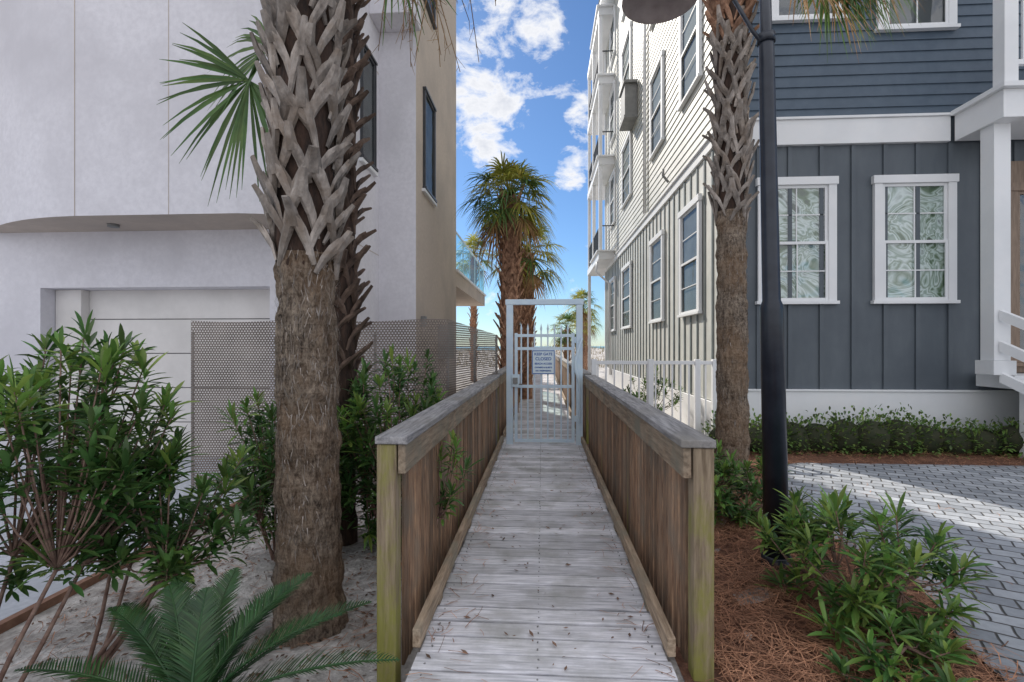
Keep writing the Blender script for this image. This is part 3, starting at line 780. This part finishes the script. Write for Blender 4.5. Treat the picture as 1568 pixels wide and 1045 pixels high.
shrub('oleander_shrub',(1.75,4.5,-.06),(1.72,4.45,.28),(.52,.42,.30),64,.13,.0125,14,6,.6)
shrub('oleander_shrub',(1.75,2.90,-.06),(1.80,2.95,.25),(.52,.45,.33),62,.165,.0125,15,9,.75)
shrub('oleander_shrub',(1.55,2.5,-.06),(1.62,2.45,.10),(.30,.22,.16),16,.15,.0120,13,5,.8)
shrub('oleander_shrub',(1.2,5.5,-.06),(1.35,6.0,.3),(.4,.5,.35),30,.12,.012,13,5,.4)
shrub('oleander_shrub',(1.6,9.5,-.1),(2.1,9.8,.45),(.6,.9,.55),50,.13,.014,13,6,.6)

# sago palm
sg=empty('sago_palm'); g=MB('sago','stem')
c=V((-1.42,1.92,.0))
g.tube([(c.x,c.y,-.25),(c.x,c.y,.0),(c.x,c.y,.08)],[.12,.11,.05],14,1)
fr=[(100,62,.70),(128,52,.74),(150,36,.80),(175,26,.80),(60,52,.74),(35,40,.80),(12,30,.82),(82,44,.68),(200,20,.74),(-12,22,.72),(225,30,.55),(-40,28,.55),(110,75,.6),(270,35,.4),(140,62,.66),(45,64,.66),(160,48,.7),(22,50,.72)]
for (azd,eld,L) in fr:
    az=math.radians(azd+R.uniform(-4,4)); el=math.radians(eld)
    d=V((math.cos(az)*math.cos(el),math.sin(az)*math.cos(el),math.sin(el))); hz=V((math.cos(az),math.sin(az),0)); sd=V((-math.sin(az),math.cos(az),0))
    pts=[c+d*L*t+hz*.12*t*t-UP*.30*L*t*t for t in [k/12 for k in range(13)]]
    g.tube(pts,[.009-.006*k/12 for k in range(13)],5,0)
    n=60
    for k in range(5,n):
        t=k/n; f=t*12; a=int(min(f,11)); p_=pts[a].lerp(pts[a+1],f-a); tn=(pts[a+1]-pts[a]).normalized(); nn=sd.cross(tn); nn=nn if nn.z>0 else -nn
        l=.120*math.sin(math.pi*min(1,(t*.86+.14)))**.6
        for s in (-1,1):
            dr=(sd*s*.8+tn*(.70+R.uniform(-.08,.08))+nn*(.35+R.uniform(-.08,.08))).normalized(); side=dr.cross(nn).normalized()
            g.strip([p_,p_+dr*l*.5,p_+dr*l-UP*.008],[.0034,.0038,.0005],side,0,.3,nn)
g.obj('fronds',sg)

def hedge(name,segs,n,mat='hedge'):
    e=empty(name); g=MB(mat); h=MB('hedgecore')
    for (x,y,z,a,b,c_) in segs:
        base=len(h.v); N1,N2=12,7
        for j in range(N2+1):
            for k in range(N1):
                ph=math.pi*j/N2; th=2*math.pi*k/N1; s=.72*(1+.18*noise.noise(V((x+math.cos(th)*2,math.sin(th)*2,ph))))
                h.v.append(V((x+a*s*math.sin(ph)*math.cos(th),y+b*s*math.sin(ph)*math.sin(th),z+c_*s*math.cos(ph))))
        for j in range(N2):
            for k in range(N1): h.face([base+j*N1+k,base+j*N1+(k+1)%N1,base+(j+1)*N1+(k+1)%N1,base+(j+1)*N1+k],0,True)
        for _ in range(n):
            q=V((R.gauss(0,1),R.gauss(0,1),R.gauss(0,1))).normalized(); rr=R.uniform(.68,1.15)*(1+.35*noise.noise(V((x+q.x*2.5,q.y*2.5,q.z*2.5))))
            p_=V((x+q.x*a*rr,y+q.y*b*rr,z+q.z*c_*rr)); d=(q+V((R.uniform(-.8,.8),R.uniform(-.8,.8),R.uniform(-.3,.9)))).normalized()
            leaf(g,p_,d,R.uniform(.04,.075),.016,0,.1)
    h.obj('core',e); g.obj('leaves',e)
segs=[]; x=2.7
while x<8.8:
    segs.append((x,7.50+R.uniform(-.1,.05),.13+R.uniform(-.03,.07),.34,.30,.28+R.uniform(-.05,.09))); x+=R.uniform(.30,.42)
hedge('boxwood_hedge',segs,460)
g=MB('dune')
for _ in range(4200):
    y=R.uniform(40,58); x=R.uniform(-9,12)
    z=gz(x,y); l=R.uniform(.15,.5); d=V((R.uniform(-.5,.5),R.uniform(-.5,.5),1)).normalized(); b=len(g.v); s=V((.02,0,0)); q=V((x,y,z-.03))
    g.v+=[q-s,q+s,q+d*l]; g.face([b,b+1,b+2])
g.obj('dune_grass')

# ---------------------------------------------------------------- light and sky
AZ=27; EL=36
a,e=math.radians(AZ),math.radians(EL)
sd=V((-math.sin(a)*math.cos(e),math.cos(a)*math.cos(e),math.sin(e)))
L=bpy.data.lights.new('sun','SUN'); L.energy=5; L.angle=math.radians(.5); L.color=(1,.93,.83)
o=bpy.data.objects.new('sun',L); scene.collection.objects.link(o); o.rotation_euler=sd.to_track_quat('Z','Y').to_euler(); o.location=(-5,10,20)
w=bpy.data.worlds.new('World'); scene.world=w; w.use_nodes=True; nt=w.node_tree; bg=nt.nodes['Background']
sky=nt.nodes.new('ShaderNodeTexSky'); sky.sky_type='NISHITA'; sky.sun_disc=False; sky.sun_elevation=e; sky.sun_rotation=math.radians(-AZ)
sky.air_density=1.0; sky.dust_density=.2; sky.ozone_density=3.5
tc=nt.nodes.new('ShaderNodeTexCoord'); mp=nt.nodes.new('ShaderNodeMapping'); mp.inputs['Scale'].default_value=(1,1,1.7); mp.inputs['Location'].default_value=(.3,.1,.2)
nt.links.new(tc.outputs['Generated'],mp.inputs[0])
nz=nt.nodes.new('ShaderNodeTexNoise'); nz.inputs['Scale'].default_value=12; nz.inputs['Detail'].default_value=12; nz.inputs['Roughness'].default_value=.62; nz.inputs['Distortion'].default_value=.25
nt.links.new(mp.outputs[0],nz.inputs['Vector'])
def dotr(dv,c0,c1):
    vm=nt.nodes.new('ShaderNodeVectorMath'); vm.operation='DOT_PRODUCT'; vm.inputs[1].default_value=V(dv).normalized()
    nt.links.new(tc.outputs['Generated'],vm.inputs[0])
    mr=nt.nodes.new('ShaderNodeMapRange'); mr.inputs[1].default_value=c0; mr.inputs[2].default_value=c1
    nt.links.new(vm.outputs['Value'],mr.inputs[0]); return mr.outputs[0]
spot=None
for dv,r0,r1 in (((-.050,.84,.540),.03,.12),((-.105,.90,.425),.03,.115),((.085,.905,.41),.0,.05),((.06,.93,.33),0,.05)):
    s_=dotr(dv,math.cos(r1),math.cos(r0))
    spot=s_ if spot is None else mathn(nt,'MAXIMUM',spot,s_)
back_fill=dotr((0,-.55,.84),.10,.55)  # unseen cloud bank overhead and behind the camera, added as fill light
den=mathn(nt,'MULTIPLY_ADD',spot,.23,mathn(nt,'SUBTRACT',nz.outputs[0],.145))
den=mathn(nt,'MULTIPLY_ADD',back_fill,.295,den)
cl=ramp(nt,den,[(.47,(0,0,0)),(.53,(.4,.4,.4)),(.62,(1,1,1))])
front=ramp(nt,den,[(.52,(7.2,7.2,7.3)),(.74,(5.0,5.2,5.7))])
ccol=mixc(nt,back_fill,front,(7.3,7.4,7.9))
tint=mixc(nt,1.0,sky.outputs[0],(.52,.66,.80),'MULTIPLY')
skyc=mixc(nt,cl,tint,ccol)
nt.links.new(skyc,bg.inputs[0]); bg.inputs[1].default_value=.15

cam=bpy.data.cameras.new('camera'); co=bpy.data.objects.new('camera',cam); scene.collection.objects.link(co); scene.camera=co
cam.sensor_width=36; cam.lens=17.45; cam.clip_end=20000; cam.clip_start=.05; cam.shift_y=.005
co.location=(0,0,1.5); co.rotation_euler=(math.pi/2,0,math.atan(46/760))
scene.view_settings.view_transform='Standard'; scene.view_settings.look='None'; scene.view_settings.exposure=0
